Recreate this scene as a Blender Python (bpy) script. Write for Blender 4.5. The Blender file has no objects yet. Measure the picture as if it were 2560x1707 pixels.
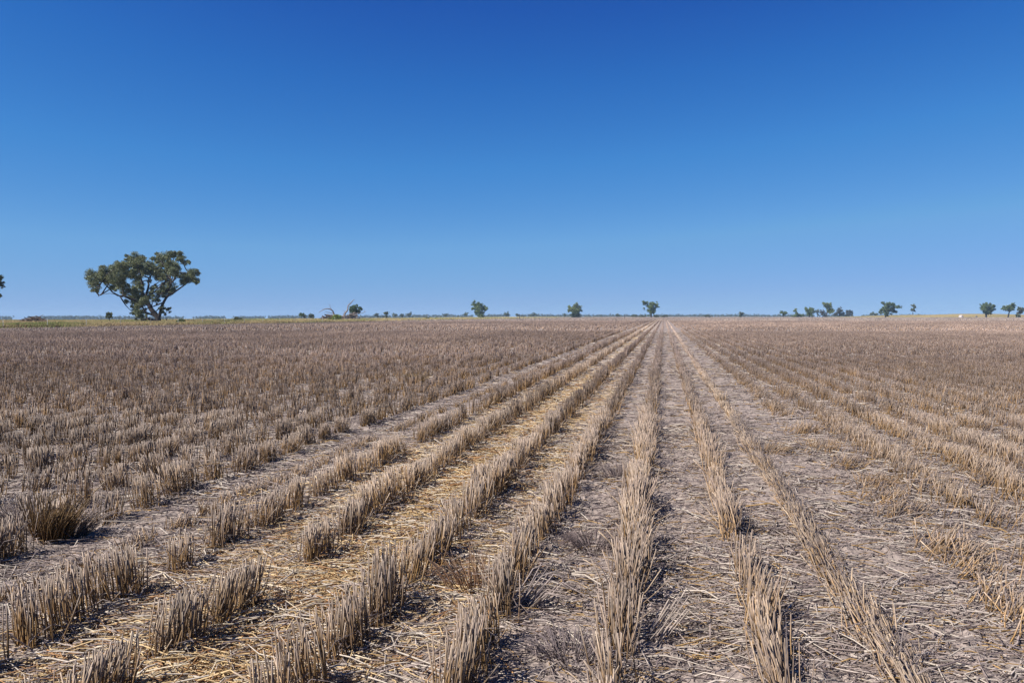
import bpy, math, random
import numpy as np
from mathutils import Vector

# ------------------------------------------------------------------ camera, sky, sun, exposure
SC = bpy.context.scene
F = 1961.0                      # focal length in photo pixels (2560 wide)
W0, H0 = 2560.0, 1707.0
HOR = 789.5                     # photo row of eye level
CAMH = 1.45
PHI = math.atan((H0 / 2 - HOR) / F)
cam_d = bpy.data.cameras.new("camera")
cam = bpy.data.objects.new("camera", cam_d)
SC.collection.objects.link(cam)
cam.location = (0, 0, CAMH)
cam.rotation_euler = (math.pi / 2 - PHI, 0, 0)
cam_d.sensor_width = 23.5
cam_d.lens = F / W0 * 23.5
cam_d.clip_start = 0.05
cam_d.clip_end = 20000
SC.camera = cam
SC.render.resolution_x, SC.render.resolution_y = 1024, 682

SUN_EL = math.radians(46)
SUN_DIR2 = Vector((-0.93, -0.37)).normalized()       # towards the sun, on the ground
SUN_ROT = math.atan2(SUN_DIR2.x, SUN_DIR2.y)
world = bpy.data.worlds.new("World")
SC.world = world
world.use_nodes = True
nt = world.node_tree
nt.nodes.clear()
sky = nt.nodes.new("ShaderNodeTexSky")
sky.sky_type = 'NISHITA'
sky.sun_disc = False
sky.sun_elevation = SUN_EL
sky.sun_rotation = SUN_ROT
sky.altitude = 0
sky.air_density = 0.7
sky.dust_density = 0.0
sky.ozone_density = 6.0
# grade the sky to the deep, clear blue of the photograph (channel by channel)
s1 = nt.nodes.new("ShaderNodeVectorMath"); s1.operation = 'SCALE'; s1.inputs["Scale"].default_value = 0.1
crv = nt.nodes.new("ShaderNodeRGBCurve")
s2 = nt.nodes.new("ShaderNodeVectorMath"); s2.operation = 'SCALE'; s2.inputs["Scale"].default_value = 10.0
SKY_IN = [(.075, .147, .315), (.094, .184, .381), (.136, .258, .494), (.246, .425, .666), (.514, .667, .703)]
SKY_OUT = [(.017, .098, .424), (.027, .153, .515), (.058, .246, .631), (.156, .381, .723), (.255, .428, .724)]
for ch in range(3):
    c = crv.mapping.curves[ch]
    pts = [(0.0, 0.0)] + [(a[ch], b[ch]) for a, b in zip(SKY_IN, SKY_OUT)] + [(1.0, SKY_OUT[-1][ch] + 0.12)]
    c.points[0].location = pts[0]; c.points[1].location = pts[-1]
    for q in pts[1:-1]:
        c.points.new(*q)
    for q in c.points: q.handle_type = 'VECTOR'
crv.mapping.use_clip = False
crv.mapping.update()
bg = nt.nodes.new("ShaderNodeBackground")
bg.inputs[1].default_value = 0.055
out = nt.nodes.new("ShaderNodeOutputWorld")
nt.links.new(sky.outputs[0], s1.inputs[0]); nt.links.new(s1.outputs[0], crv.inputs["Color"])
nt.links.new(crv.outputs[0], s2.inputs[0]); nt.links.new(s2.outputs[0], bg.inputs[0])
nt.links.new(bg.outputs[0], out.inputs[0])

sun_d = bpy.data.lights.new("sun", 'SUN')
sun_d.energy = 5.0
sun_d.angle = math.radians(0.53)
sun_d.color = (1.0, 0.945, 0.90)
sun = bpy.data.objects.new("sun", sun_d)
SC.collection.objects.link(sun)
sd = Vector((SUN_DIR2.x * math.cos(SUN_EL), SUN_DIR2.y * math.cos(SUN_EL), math.sin(SUN_EL)))
sun.rotation_euler = (-sd).to_track_quat('-Z', 'Y').to_euler()
sun.location = (0, 0, 60)

SC.view_settings.view_transform = 'Standard'
SC.view_settings.look = 'None'
SC.view_settings.exposure = 0.863
SC.view_settings.gamma = 1.0
SC.cycles.use_denoising = True
SC.cycles.max_bounces = 6
SC.cycles.volume_bounces = 0

# ------------------------------------------------------------------ helpers
COL = SC.collection
THETA = math.atan((1660 - W0 / 2) / F)               # the rows run this far right of straight ahead
RD = np.array([math.sin(THETA), math.cos(THETA)])    # along the rows
PD = np.array([math.cos(THETA), -math.sin(THETA)])   # across the rows, to the right
rng = np.random.default_rng(7)
random.seed(7)


def hsh(i, j, k=0):
    """integer hash -> 0..1"""
    with np.errstate(over='ignore'):
        x = (np.asarray(i, np.int64).astype(np.uint32) * np.uint32(374761393)
             + np.asarray(j, np.int64).astype(np.uint32) * np.uint32(668265263)
             + np.uint32((k * 974711 + 1013904223) & 0xffffffff))
        x = (x ^ (x >> np.uint32(13))) * np.uint32(1274126177)
        x = (x ^ (x >> np.uint32(16))) * np.uint32(2246822519)
        x = x ^ (x >> np.uint32(15))
    return x.astype(np.float64) / 4294967295.0


def noise(x, y, k=0):
    """smooth value noise, 0..1"""
    x = np.asarray(x, float); y = np.asarray(y, float)
    xi = np.floor(x); yi = np.floor(y)
    fx = x - xi; fy = y - yi
    fx = fx * fx * (3 - 2 * fx); fy = fy * fy * (3 - 2 * fy)
    a = hsh(xi, yi, k); b = hsh(xi + 1, yi, k); c = hsh(xi, yi + 1, k); d = hsh(xi + 1, yi + 1, k)
    return (a * (1 - fx) + b * fx) * (1 - fy) + (c * (1 - fx) + d * fx) * fy


def fbm(x, y, k=0, o=3):
    s = 0; a = 1; n = 0
    for i in range(o):
        s = s + a * noise(x * 2 ** i, y * 2 ** i, k + i); n += a; a *= 0.5
    return s / n


def sstep(x, a, b):
    t = np.clip((x - a) / (b - a), 0, 1)
    return t * t * (3 - 2 * t)


def latX(x, y):
    return x * PD[0] + y * PD[1]


def terr(x, y):
    """large form of the land"""
    x = np.asarray(x, float); y = np.asarray(y, float)
    X = latX(x, y)
    z = 0.10 * (1 - sstep(X, -93, -80))
    yy = np.maximum(y, 1.0)
    px = 1280 + F * x / yy
    c = np.interp(px, [-400, 0, 360, 690, 880, 1280, 3000], [11.0, 10.8, 9.8, 8.2, 7.0, 2.4, 2])
    cone = CAMH - c / F * np.hypot(x, y) * 1.0
    return np.where(y > 60, np.minimum(z, cone), np.minimum(z, 0.4))


def clods(x, y):
    """small lumps of the soil, fading with distance"""
    d = np.hypot(x, y)
    k = 1 - sstep(d, 18, 45)
    z = (fbm(x * 3.7, y * 3.7, 11, 2) - 0.5) * 0.045 + (fbm(x * 19, y * 19, 12, 3) - 0.5) * 0.04
    z += np.maximum(0, noise(x * 13, y * 13, 15) - 0.6) * 0.06 - np.maximum(0, noise(x * 21, y * 21, 18) - 0.7) * 0.05
    return z * k


def gz(x, y):
    return terr(x, y) + clods(x, y)


def P(px, py, D):
    """photo pixel -> world point at depth D"""
    u = (px - W0 / 2) / F; v = (H0 / 2 - py) / F
    fy = math.cos(PHI) + v * math.sin(PHI); fz = -math.sin(PHI) + v * math.cos(PHI)
    return np.array([u / fy * D, D, CAMH + fz / fy * D])


def make_mesh(name, V, Q, col=None, mat=None, smooth=False):
    me = bpy.data.meshes.new(name)
    V = np.ascontiguousarray(V, np.float32); Q = np.ascontiguousarray(Q, np.int32)
    n = Q.shape[1]
    me.vertices.add(len(V)); me.vertices.foreach_set("co", V.ravel())
    me.loops.add(Q.size); me.loops.foreach_set("vertex_index", Q.ravel())
    me.polygons.add(len(Q))
    me.polygons.foreach_set("loop_start", np.arange(0, Q.size, n, dtype=np.int32))
    me.polygons.foreach_set("loop_total", np.full(len(Q), n, np.int32))
    if smooth:
        me.polygons.foreach_set("use_smooth", np.ones(len(Q), bool))
    me.update(calc_edges=True)
    if col is not None:
        at = me.attributes.new("Col", 'FLOAT_COLOR', 'POINT')
        c4 = np.ones((len(V), 4), np.float32); c4[:, :3] = col
        at.data.foreach_set("color", c4.ravel())
    if mat:
        me.materials.append(mat)
    return me


def obj(name, V, Q, col=None, mat=None, parent=None, smooth=False, loc=None):
    V = np.asarray(V, float)
    if loc is not None:
        V = V - np.asarray(loc)
    o = bpy.data.objects.new(name, make_mesh(name, V, Q, col, mat, smooth))
    COL.objects.link(o)
    if parent is not None:
        o.parent = parent
    elif loc is not None:
        o.location = loc
    return o


def tag(o, label=None, cat=None, group=None, kind=None):
    if label: o["label"] = label
    if cat: o["category"] = cat
    if group: o["group"] = group
    if kind: o["kind"] = kind
    return o


def empty(name, loc, label, cat, group=None):
    o = bpy.data.objects.new(name, None)
    COL.objects.link(o)
    o.location = loc
    o.empty_display_size = 0.2
    return tag(o, label, cat, group)


def sticks(base, mid, tip, r0, r1, c0, c1, c2, sides=4, rings=3, cap=False):
    """many thin bent stalks at once; vertices of one stalk are contiguous"""
    n = len(base)
    ax = tip - base
    ax = ax / np.maximum(np.linalg.norm(ax, axis=1, keepdims=True), 1e-6)
    ref = np.where(np.abs(ax[:, 2:3]) > 0.8, np.array([[1.0, 0, 0]]), np.array([[0, 0, 1.0]]))
    u = np.cross(ax, ref); u /= np.maximum(np.linalg.norm(u, axis=1, keepdims=True), 1e-6)
    v = np.cross(ax, u)
    ph = rng.random(n) * 6.28
    levels = [(base, r0, c0), (mid, (r0 + r1) / 2, c1), (tip, r1, c2)] if rings == 3 else [(base, r0, c0), (tip, r1, c2)]
    V = np.empty((n, rings, sides, 3)); C = np.empty((n, rings, sides, 3))
    for k, (p, r, c) in enumerate(levels):
        for s in range(sides):
            a = ph + 2 * math.pi * s / sides
            V[:, k, s] = p + (u * np.cos(a)[:, None] + v * np.sin(a)[:, None]) * r[:, None]
            C[:, k, s] = c
    per = rings * sides
    q = []
    for k in range(rings - 1):
        for s in range(sides):
            s2 = (s + 1) % sides
            q.append((k * sides + s, k * sides + s2, (k + 1) * sides + s2, (k + 1) * sides + s))
    if cap and sides == 4:
        b = (rings - 1) * 4
        q.append((b, b + 1, b + 2, b + 3))
    q = np.array(q)
    Q = (q[None] + (np.arange(n) * per)[:, None, None]).reshape(-1, 4)
    return V.reshape(-1, 3), Q, C.reshape(-1, 3), per, len(q)


class Pile:
    """collects quads of one mesh"""
    def __init__(s): s.V, s.Q, s.C, s.n = [], [], [], 0
    def add(s, V, Q, C):
        s.V.append(V); s.Q.append(np.asarray(Q) + s.n); s.C.append(np.broadcast_to(C, (len(V), 3))); s.n += len(V)
    def get(s): return np.concatenate(s.V), np.concatenate(s.Q), np.concatenate(s.C)
    def build(s, name, mat, parent=None, smooth=False, loc=None):
        V, Q, C = s.get()
        return obj(name, V, Q, C, mat, parent, smooth, loc)


def tube(path, rad, sides=7):
    path = np.asarray(path, float); rad = np.asarray(rad, float)
    n = len(path)
    V = np.empty((n, sides, 3))
    for i in range(n):
        d = path[min(i + 1, n - 1)] - path[max(i - 1, 0)]
        d = d / max(np.linalg.norm(d), 1e-6)
        ref = np.array([0, 1.0, 0]) if abs(d[1]) < 0.8 else np.array([1.0, 0, 0])
        u = np.cross(d, ref); u /= np.linalg.norm(u); v = np.cross(d, u)
        for s in range(sides):
            a = 2 * math.pi * s / sides
            V[i, s] = path[i] + (u * math.cos(a) + v * math.sin(a)) * rad[i]
    Q = [(i * sides + s, i * sides + (s + 1) % sides, (i + 1) * sides + (s + 1) % sides, (i + 1) * sides + s)
         for i in range(n - 1) for s in range(sides)]
    return V.reshape(-1, 3), np.array(Q)


def smooth_path(pts, sub=4, jit=0.0, r=None):
    pts = np.asarray(pts, float); n = len(pts)
    res = []
    for i in range(n - 1):
        p0, p1, p2, p3 = pts[max(i - 1, 0)], pts[i], pts[i + 1], pts[min(i + 2, n - 1)]
        for k in range(sub):
            t = k / sub
            res.append(0.5 * (2 * p1 + (p2 - p0) * t + (2 * p0 - 5 * p1 + 4 * p2 - p3) * t * t + (3 * p1 - p0 - 3 * p2 + p3) * t ** 3))
    res.append(pts[-1])
    res = np.array(res)
    if jit and r is not None:
        res[1:-1] += r.normal(0, jit, res[1:-1].shape)
    return res


# ------------------------------------------------------------------ materials
def base_mat(name, rough=0.8, spec=0.2):
    m = bpy.data.materials.new(name); m.use_nodes = True
    n = m.node_tree; b = n.nodes["Principled BSDF"]
    b.inputs["Roughness"].default_value = rough
    b.inputs["Specular IOR Level"].default_value = spec
    return m, n, b


def attr_mat(name, rough=0.8, spec=0.2, nscale=0, namp=0.0, trans=0.0, bump=0.0, tone=1.0):
    """colour from the mesh's own colour attribute, broken up by noise"""
    m, n, b = base_mat(name, rough, spec)
    a = n.nodes.new("ShaderNodeAttribute"); a.attribute_name = "Col"
    src = a.outputs["Color"]
    if nscale:
        tc = n.nodes.new("ShaderNodeTexCoord")
        no = n.nodes.new("ShaderNodeTexNoise"); no.inputs["Scale"].default_value = nscale; no.inputs["Detail"].default_value = 5
        n.links.new(tc.outputs["Object"], no.inputs["Vector"])
        mr = n.nodes.new("ShaderNodeMapRange")
        mr.inputs["From Min"].default_value = 0.25; mr.inputs["From Max"].default_value = 0.75
        mr.inputs["To Min"].default_value = tone * (1 - namp); mr.inputs["To Max"].default_value = tone * (1 + namp)
        n.links.new(no.outputs["Fac"], mr.inputs["Value"])
        mx = n.nodes.new("ShaderNodeVectorMath"); mx.operation = 'SCALE'
        n.links.new(src, mx.inputs[0]); n.links.new(mr.outputs[0], mx.inputs["Scale"])
        src = mx.outputs[0]
        if bump:
            bp = n.nodes.new("ShaderNodeBump"); bp.inputs["Strength"].default_value = 1.0; bp.inputs["Distance"].default_value = bump
            n.links.new(no.outputs["Fac"], bp.inputs["Height"])
            n.links.new(bp.outputs[0], b.inputs["Normal"])
    n.links.new(src, b.inputs["Base Color"])
    if trans:
        tr = n.nodes.new("ShaderNodeBsdfTranslucent"); n.links.new(src, tr.inputs[0])
        ms = n.nodes.new("ShaderNodeMixShader"); ms.inputs[0].default_value = trans
        o = n.nodes["Material Output"]
        n.links.new(b.outputs[0], ms.inputs[1]); n.links.new(tr.outputs[0], ms.inputs[2]); n.links.new(ms.outputs[0], o.inputs[0])
    return m


M_STRAW = attr_mat("straw", 0.55, 0.3, 60, 0.25, 0.0, 0.0, 0.64)
M_GROUND = attr_mat("soil", 0.95, 0.1, 34, 0.35, 0.0, 0.024, 0.55)
M_GRASS = attr_mat("dry_grass", 0.7, 0.2, 0, 0, 0.2)
M_LEAF = attr_mat("gum_leaves", 0.5, 0.35, 0, 0, 0.22)
M_BARK = attr_mat("bark", 0.9, 0.1, 9, 0.4, 0.0, 0.03)
M_TIMBER = attr_mat("dead_timber", 0.85, 0.15, 5, 0.4, 0.0, 0.02)
M_METAL = attr_mat("galvanised_steel", 0.5, 0.4, 20, 0.15)
M_BANK = attr_mat("bank_grass", 0.95, 0.1, 0.6, 0.25, 0.0, 0.15, 0.6)
M_PAINT = attr_mat("pale_paint", 0.45, 0.4, 3, 0.08)

# ------------------------------------------------------------------ rows of the field
ROW_NEAR = [-3.84, -3.27, -2.70, -2.04, -1.34, -0.755, -0.185, 0.44, 0.94, 1.67, 2.19, 2.75]
left = [ROW_NEAR[0] - 0.6 * k for k in range(1, 130)]
right = [ROW_NEAR[-1] + 0.58 * k for k in range(1, 900)]
ROWX = np.array(left[::-1] + ROW_NEAR + right)
NL = len(left)                                       # index of ROW_NEAR[0]
NR = len(ROWX)
ROWX = ROWX + np.where((np.arange(NR) < NL) | (np.arange(NR) >= NL + 12), (hsh(np.arange(NR), 5, 3) - 0.5) * 0.07, 0)
ST = {k: np.full(NR, v) for k, v in dict(h=0.235, lt=0.02, lx=0.0, sp=0.07, w=0.034, miss=0.05, gap=0.22, gold=0.45, pale=0.0, dens=1.0).items()}


def row_style(i, **kw):
    for k, v in kw.items():
        ST[k][NL + i] = v


ST['miss'][:NL] = 0.05; ST['gap'][:NL] = 0.34; ST['w'][:NL] = 0.034; ST['gold'][:NL] = 0.48
row_style(0, h=0.24, miss=0.08, gap=0.3, sp=0.10)
row_style(1, h=0.11, miss=0.25, gap=0.3, sp=0.35, lt=0.2, gold=0.9, dens=0.7)
row_style(2, h=0.25, miss=0.05, gap=0.34, gold=0.6)
row_style(3, h=0.245, miss=0.03, gap=0.28, gold=0.45, pale=0.15, w=0.03)
row_style(4, h=0.26, miss=0.03, gap=0.3, gold=0.5, w=0.034)
row_style(5, h=0.25, miss=0.03, gap=0.28, sp=0.09, gold=0.45, w=0.034)
row_style(6, h=0.27, miss=0.02, gap=0.26, sp=0.16, lt=0.25, gold=0.45, w=0.035)
row_style(7, h=0.27, miss=0.03, gap=0.24, sp=0.17, lt=0.75, lx=0.05, gold=0.45, w=0.03)
row_style(8, h=0.30, miss=0.0, gap=0.05, sp=0.28, lt=3.2, lx=-0.1, gold=0.3, pale=0.35, w=0.032)
row_style(9, h=0.165, miss=0.2, gap=0.45, sp=0.5, lt=0.3, lx=0.75, gold=0.6, w=0.075, dens=1.0)
row_style(10, h=0.185, miss=0.08, gap=0.28, sp=0.26, lx=0.22, gold=0.5, w=0.075)
row_style(11, h=0.19, miss=0.07, gap=0.26, sp=0.24, lx=0.18, gold=0.45)
ST['h'][NL + 12:] = 0.19; ST['miss'][NL + 12:] = 0.05; ST['gap'][NL + 12:] = 0.24; ST['sp'][NL + 12:] = 0.2; ST['w'][NL + 10:] = 0.085; ST['dens'][NL + 10:] = 1.0; ST['lx'][NL + 12:] = 0.1
ST['gold'][NL + 12:] = 0.35

GOLD = np.array([0.46, 0.275, 0.105]); BROWN = np.array([0.22, 0.12, 0.05])
GREY = np.array([0.41, 0.332, 0.285]); PALE = np.array([0.70, 0.58, 0.44]); DUSK = np.array([0.15, 0.115, 0.11])
LC = 0.46                                            # clump pitch along a row


def lerp(a, b, t):
    return a + (b - a) * np.asarray(t)[:, None]


def infield(x, y):
    X = latX(x, y)
    return (X > -75 + 2.5 * (noise(y * 0.11, 0, 77) - 0.5)) & (y < 770)


def patch(x, y):
    """slow change of tone over the paddock, drawn out along the rows"""
    X = latX(x, y); t = x * RD[0] + y * RD[1]
    n = 0.6 * fbm(X * 0.10, t * 0.035, 31, 2) + 0.4 * fbm(X * 0.45, t * 0.30, 35, 2)
    return np.clip((n - 0.5) * 3.0 + 0.5, 0, 1)


def stubble(y0, y1, dens, rad, sides, rings, near=False):
    ymax = y1; half = 0.70 * ymax + 0.9
    n = int(dens * 2 * half * (y1 - y0))
    x = (rng.random(n) * 2 - 1) * half; y = y0 + rng.random(n) * (y1 - y0)
    k = np.abs(x) < 0.70 * y + 0.9
    x, y = x[k], y[k]
    X = latX(x, y); t = x * RD[0] + y * RD[1]
    j = np.clip(np.searchsorted((ROWX[1:] + ROWX[:-1]) / 2, X), 0, NR - 1)
    S = {q: v[j] for q, v in ST.items()}
    cell = np.floor(t / LC + hsh(j, 1, 9)).astype(int)
    fr = t / LC + hsh(j, 1, 9) - cell
    g0 = hsh(j, cell, 1) * S['gap'] * 0.9; g1 = 1 - hsh(j, cell, 2) * S['gap'] * 0.9
    keep = (fr > g0) & (fr < g1) & (hsh(j, cell, 3) > S['miss']) & (rng.random(len(x)) < S['dens'] * (0.5 + 0.5 * hsh(j, cell, 14)))
    keep &= infield(x, y)
    x, y, X, t, j, cell = [a[keep] for a in (x, y, X, t, j, cell)]
    S = {q: v[keep] for q, v in S.items()}
    n = len(x)
    ch, cc = hsh(j, cell, 4), hsh(j, cell, 5)
    Xr = ROWX[j] + rng.normal(0, 1, n) * S['w'] + (noise(t * 0.7, j * 3.1, 8) - 0.5) * 0.06
    bx = Xr * PD[0] + t * RD[0]; by = Xr * PD[1] + t * RD[1]
    b = np.stack([bx, by, gz(bx, by) - 0.005], 1)
    pt = patch(bx, by)
    strip = 1 - sstep(X, -60, -54)
    H = S['h'] * (0.84 + 0.32 * ch) * np.where(rng.random(n) < 0.8, 0.92 + 0.13 * rng.random(n), 0.55 + 0.5 * rng.random(n)) * (1 - 0.55 * strip)
    br = rng.random(n) < 0.11
    lt = S['lt'] * (0.75 + 0.5 * hsh(j, cell, 6)) + (hsh(j, cell, 7) - 0.5) * 0.30 + rng.normal(0, 1, n) * (S['sp'] + br * 0.6)
    lx = S['lx'] + (hsh(j, cell, 8) - 0.5) * 0.36 + rng.normal(0, 1, n) * (S['sp'] + br * 0.5)
    d = np.stack([lx * PD[0] + lt * RD[0], lx * PD[1] + lt * RD[1], np.ones(n)], 1)
    d /= np.linalg.norm(d, axis=1, keepdims=True)
    H = H * np.where(br, 0.9, 1)
    tip = b + d * H[:, None]
    mid = (b + tip) / 2 + rng.normal(0, 0.012, (n, 3)) * H[:, None] * 3
    tip[:, 2] = np.maximum(tip[:, 2], b[:, 2] + 0.02)
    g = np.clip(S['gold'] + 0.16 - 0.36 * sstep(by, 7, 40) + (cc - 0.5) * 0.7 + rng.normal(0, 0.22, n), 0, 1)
    bleach = np.where(j == NL + 3, 0.85 * sstep(t, 9, 24), 0) + np.where(j == NL + 8, 0.4 * sstep(t, 6, 14), 0)
    pal = np.clip(S['pale'] + bleach + rng.normal(0.12, 0.25, n) + br * 0.3, 0, 1)
    dark = (0.93 + (rng.random(n) - 0.5) * (0.78 - 0.5 * sstep(by, 20, 60))) * (1 + 0.25 * bleach) * (1 + 0.24 * sstep(by, 16, 60)) * (1 + 0.05 * (X > 2.5)) * (1.10 - 0.42 * pt) * (1 - 0.25 * strip)  # far and right-hand rows lightened: sunlit tops and faces put into the colour
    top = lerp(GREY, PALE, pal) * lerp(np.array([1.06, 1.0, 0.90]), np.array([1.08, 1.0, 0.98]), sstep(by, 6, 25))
    low = lerp(BROWN, GOLD, g)
    mc = top * (0.62 - 0.55 * g)[:, None] + low * (0.38 + 0.55 * g)[:, None]
    r = rad * (0.7 + 0.6 * rng.random(n))
    return (b, mid, tip, r * 1.15, r * 0.85, low * dark[:, None], mc * dark[:, None], top * dark[:, None], sides, rings), j, cell


# ------------------------------------------------------------------ ground (one sheet to the horizon)
def ground():
    a_f = np.radians(np.arange(-44, 44.01, 0.13)); a_b = np.radians(np.arange(46, 315, 3.0))
    ang = np.concatenate([a_f, a_b])
    r = [1.2]
    while r[-1] < 9000:
        q = r[-1]
        r.append(q * (1.0045 if q < 30 else 1.012 if q < 120 else 1.02 if q < 900 else 1.06))
    r = np.array(r)
    A, R = np.meshgrid(ang, r)
    x = (R * np.sin(A)).ravel(); y = (R * np.cos(A)).ravel()
    z = gz(x, y)
    V = np.stack([x, y, z], 1)
    V = np.concatenate([V, [[0, 0, float(gz(0.01, 0.01))]]])
    x, y = V[:, 0], V[:, 1]
    na, nr = len(ang), len(r)
    i = np.arange(nr - 1)[:, None] * na; jj = np.arange(na)[None]; j2 = (np.arange(na) + 1) % na
    Q = np.stack([i + jj, i + j2[None], i + na + j2[None], i + na + jj], -1).reshape(-1, 4)
    Q = Q[:, ::-1]
    c = len(V) - 1
    T = np.array([[c, (k + 2) % na, (k + 1) % na, k] for k in range(0, na - 1, 2)])
    Q = np.concatenate([Q, T])
    # zones
    X = latX(x, y); t = x * RD[0] + y * RD[1]; d = np.hypot(x, y)
    soil = np.array([0.43, 0.352, 0.302]); mulch = lerp(np.array([0.64, 0.44, 0.20]), np.array([0.66, 0.53, 0.40]), sstep(d, 8, 22)); litter = np.array([0.41, 0.335, 0.28])
    ju = X + (noise(x * 2.2, y * 2.2, 21) - 0.5) * 0.5
    m = np.exp(-((ju + 1.72) / 0.33) ** 2) + 0.55 * np.exp(-((ju + 2.4) / 0.4) ** 2) + 0.6 * np.exp(-((ju + 1.1) / 0.25) ** 2)
    m = np.clip(m * (0.35 + 1.0 * fbm(x * 1.3, y * 1.3, 22, 2)), 0, 1)
    lf = 1 - sstep(X, -3.6, -3.0)
    rt = sstep(X, 1.6, 2.4)
    C = lerp(soil, litter, np.clip(0.55 * (lf + rt) + 0.7 * (fbm(x * 2.5, y * 2.5, 25, 3) - 0.4), 0, 1))
    C = C + (mulch - C) * m[:, None]
    far = sstep(d, 60, 260) * (1 - 0.75 * np.exp(-((X + 1.7) / 0.7) ** 2))
    pt = patch(x, y)
    fs = (0.6 + 0.4 * noise(X * 1.66, t * 0.02, 44))
    C = lerp(np.zeros(3), np.ones(3), np.ones(len(x))) * C
    stb = np.array([0.42, 0.335, 0.285]) * ((1.1 - 0.35 * pt) * (0.8 + 0.4 * fs))[:, None]
    C = C + (stb - C) * far[:, None]
    strip = (1 - sstep(X, -60, -54)) * sstep(X, -82, -77)
    C = C * (1 - 0.35 * strip)[:, None]
    pas = (1 - sstep(X, -79, -75)) * (y > 20)
    pg = np.array([0.36, 0.29, 0.15]) * (0.7 + 0.6 * fbm(x * 0.1, y * 0.1, 55, 3))[:, None]
    C = C + (pg - C) * pas[:, None]
    beyond = sstep(d, 640, 800)
    C = C + (np.array([0.36, 0.285, 0.21]) - C) * (beyond * (1 - pas))[:, None]
    o = obj("ground", V, Q, C, M_GROUND, smooth=True)
    return tag(o, kind="structure")


ground()

# ------------------------------------------------------------------ stubble: near clumps are things, the rest is one mass
bands = [(1.5, 10.5, 520, 0.0030, 4, 3), (10.5, 26, 250, 0.0043, 3, 3), (26, 70, 70, 0.0085, 3, 2), (70, 220, 5.0, 0.036, 3, 2)]
mass = Pile()
ORD = ("nearest second third fourth fifth sixth seventh eighth ninth tenth eleventh twelfth thirteenth fourteenth fifteenth "
       "sixteenth seventeenth eighteenth nineteenth twentieth").split()
ORD += ["twenty-" + q for q in "first second third fourth fifth sixth seventh eighth ninth".split()] + ["thirtieth"]
ORD += ["thirty-" + q for q in "first second third fourth fifth sixth seventh eighth ninth".split()] + ["fortieth"]
NTH = "first second third fourth fifth sixth seventh eighth ninth tenth eleventh twelfth".split()


def row_phrase(i):
    named = {4: "first row right of the golden straw strip", 5: "second row right of the golden straw strip",
             3: "first row left of the golden straw strip", 2: "second row left of the golden straw strip",
             1: "crushed low row left of the golden strip", 6: "last standing row before the flattened rows",
             7: "half-flattened row beside the plait-like row", 8: "plait-like flattened row on bare soil",
             9: "bent broken row right of the plait-like row"}
    if i in named: return named[i]
    if i >= 10: return NTH[min(i - 10, 11)] + " upright row right of the bare track"
    return NTH[min(-i, 11)] + " row beyond the crushed low row"


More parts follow.
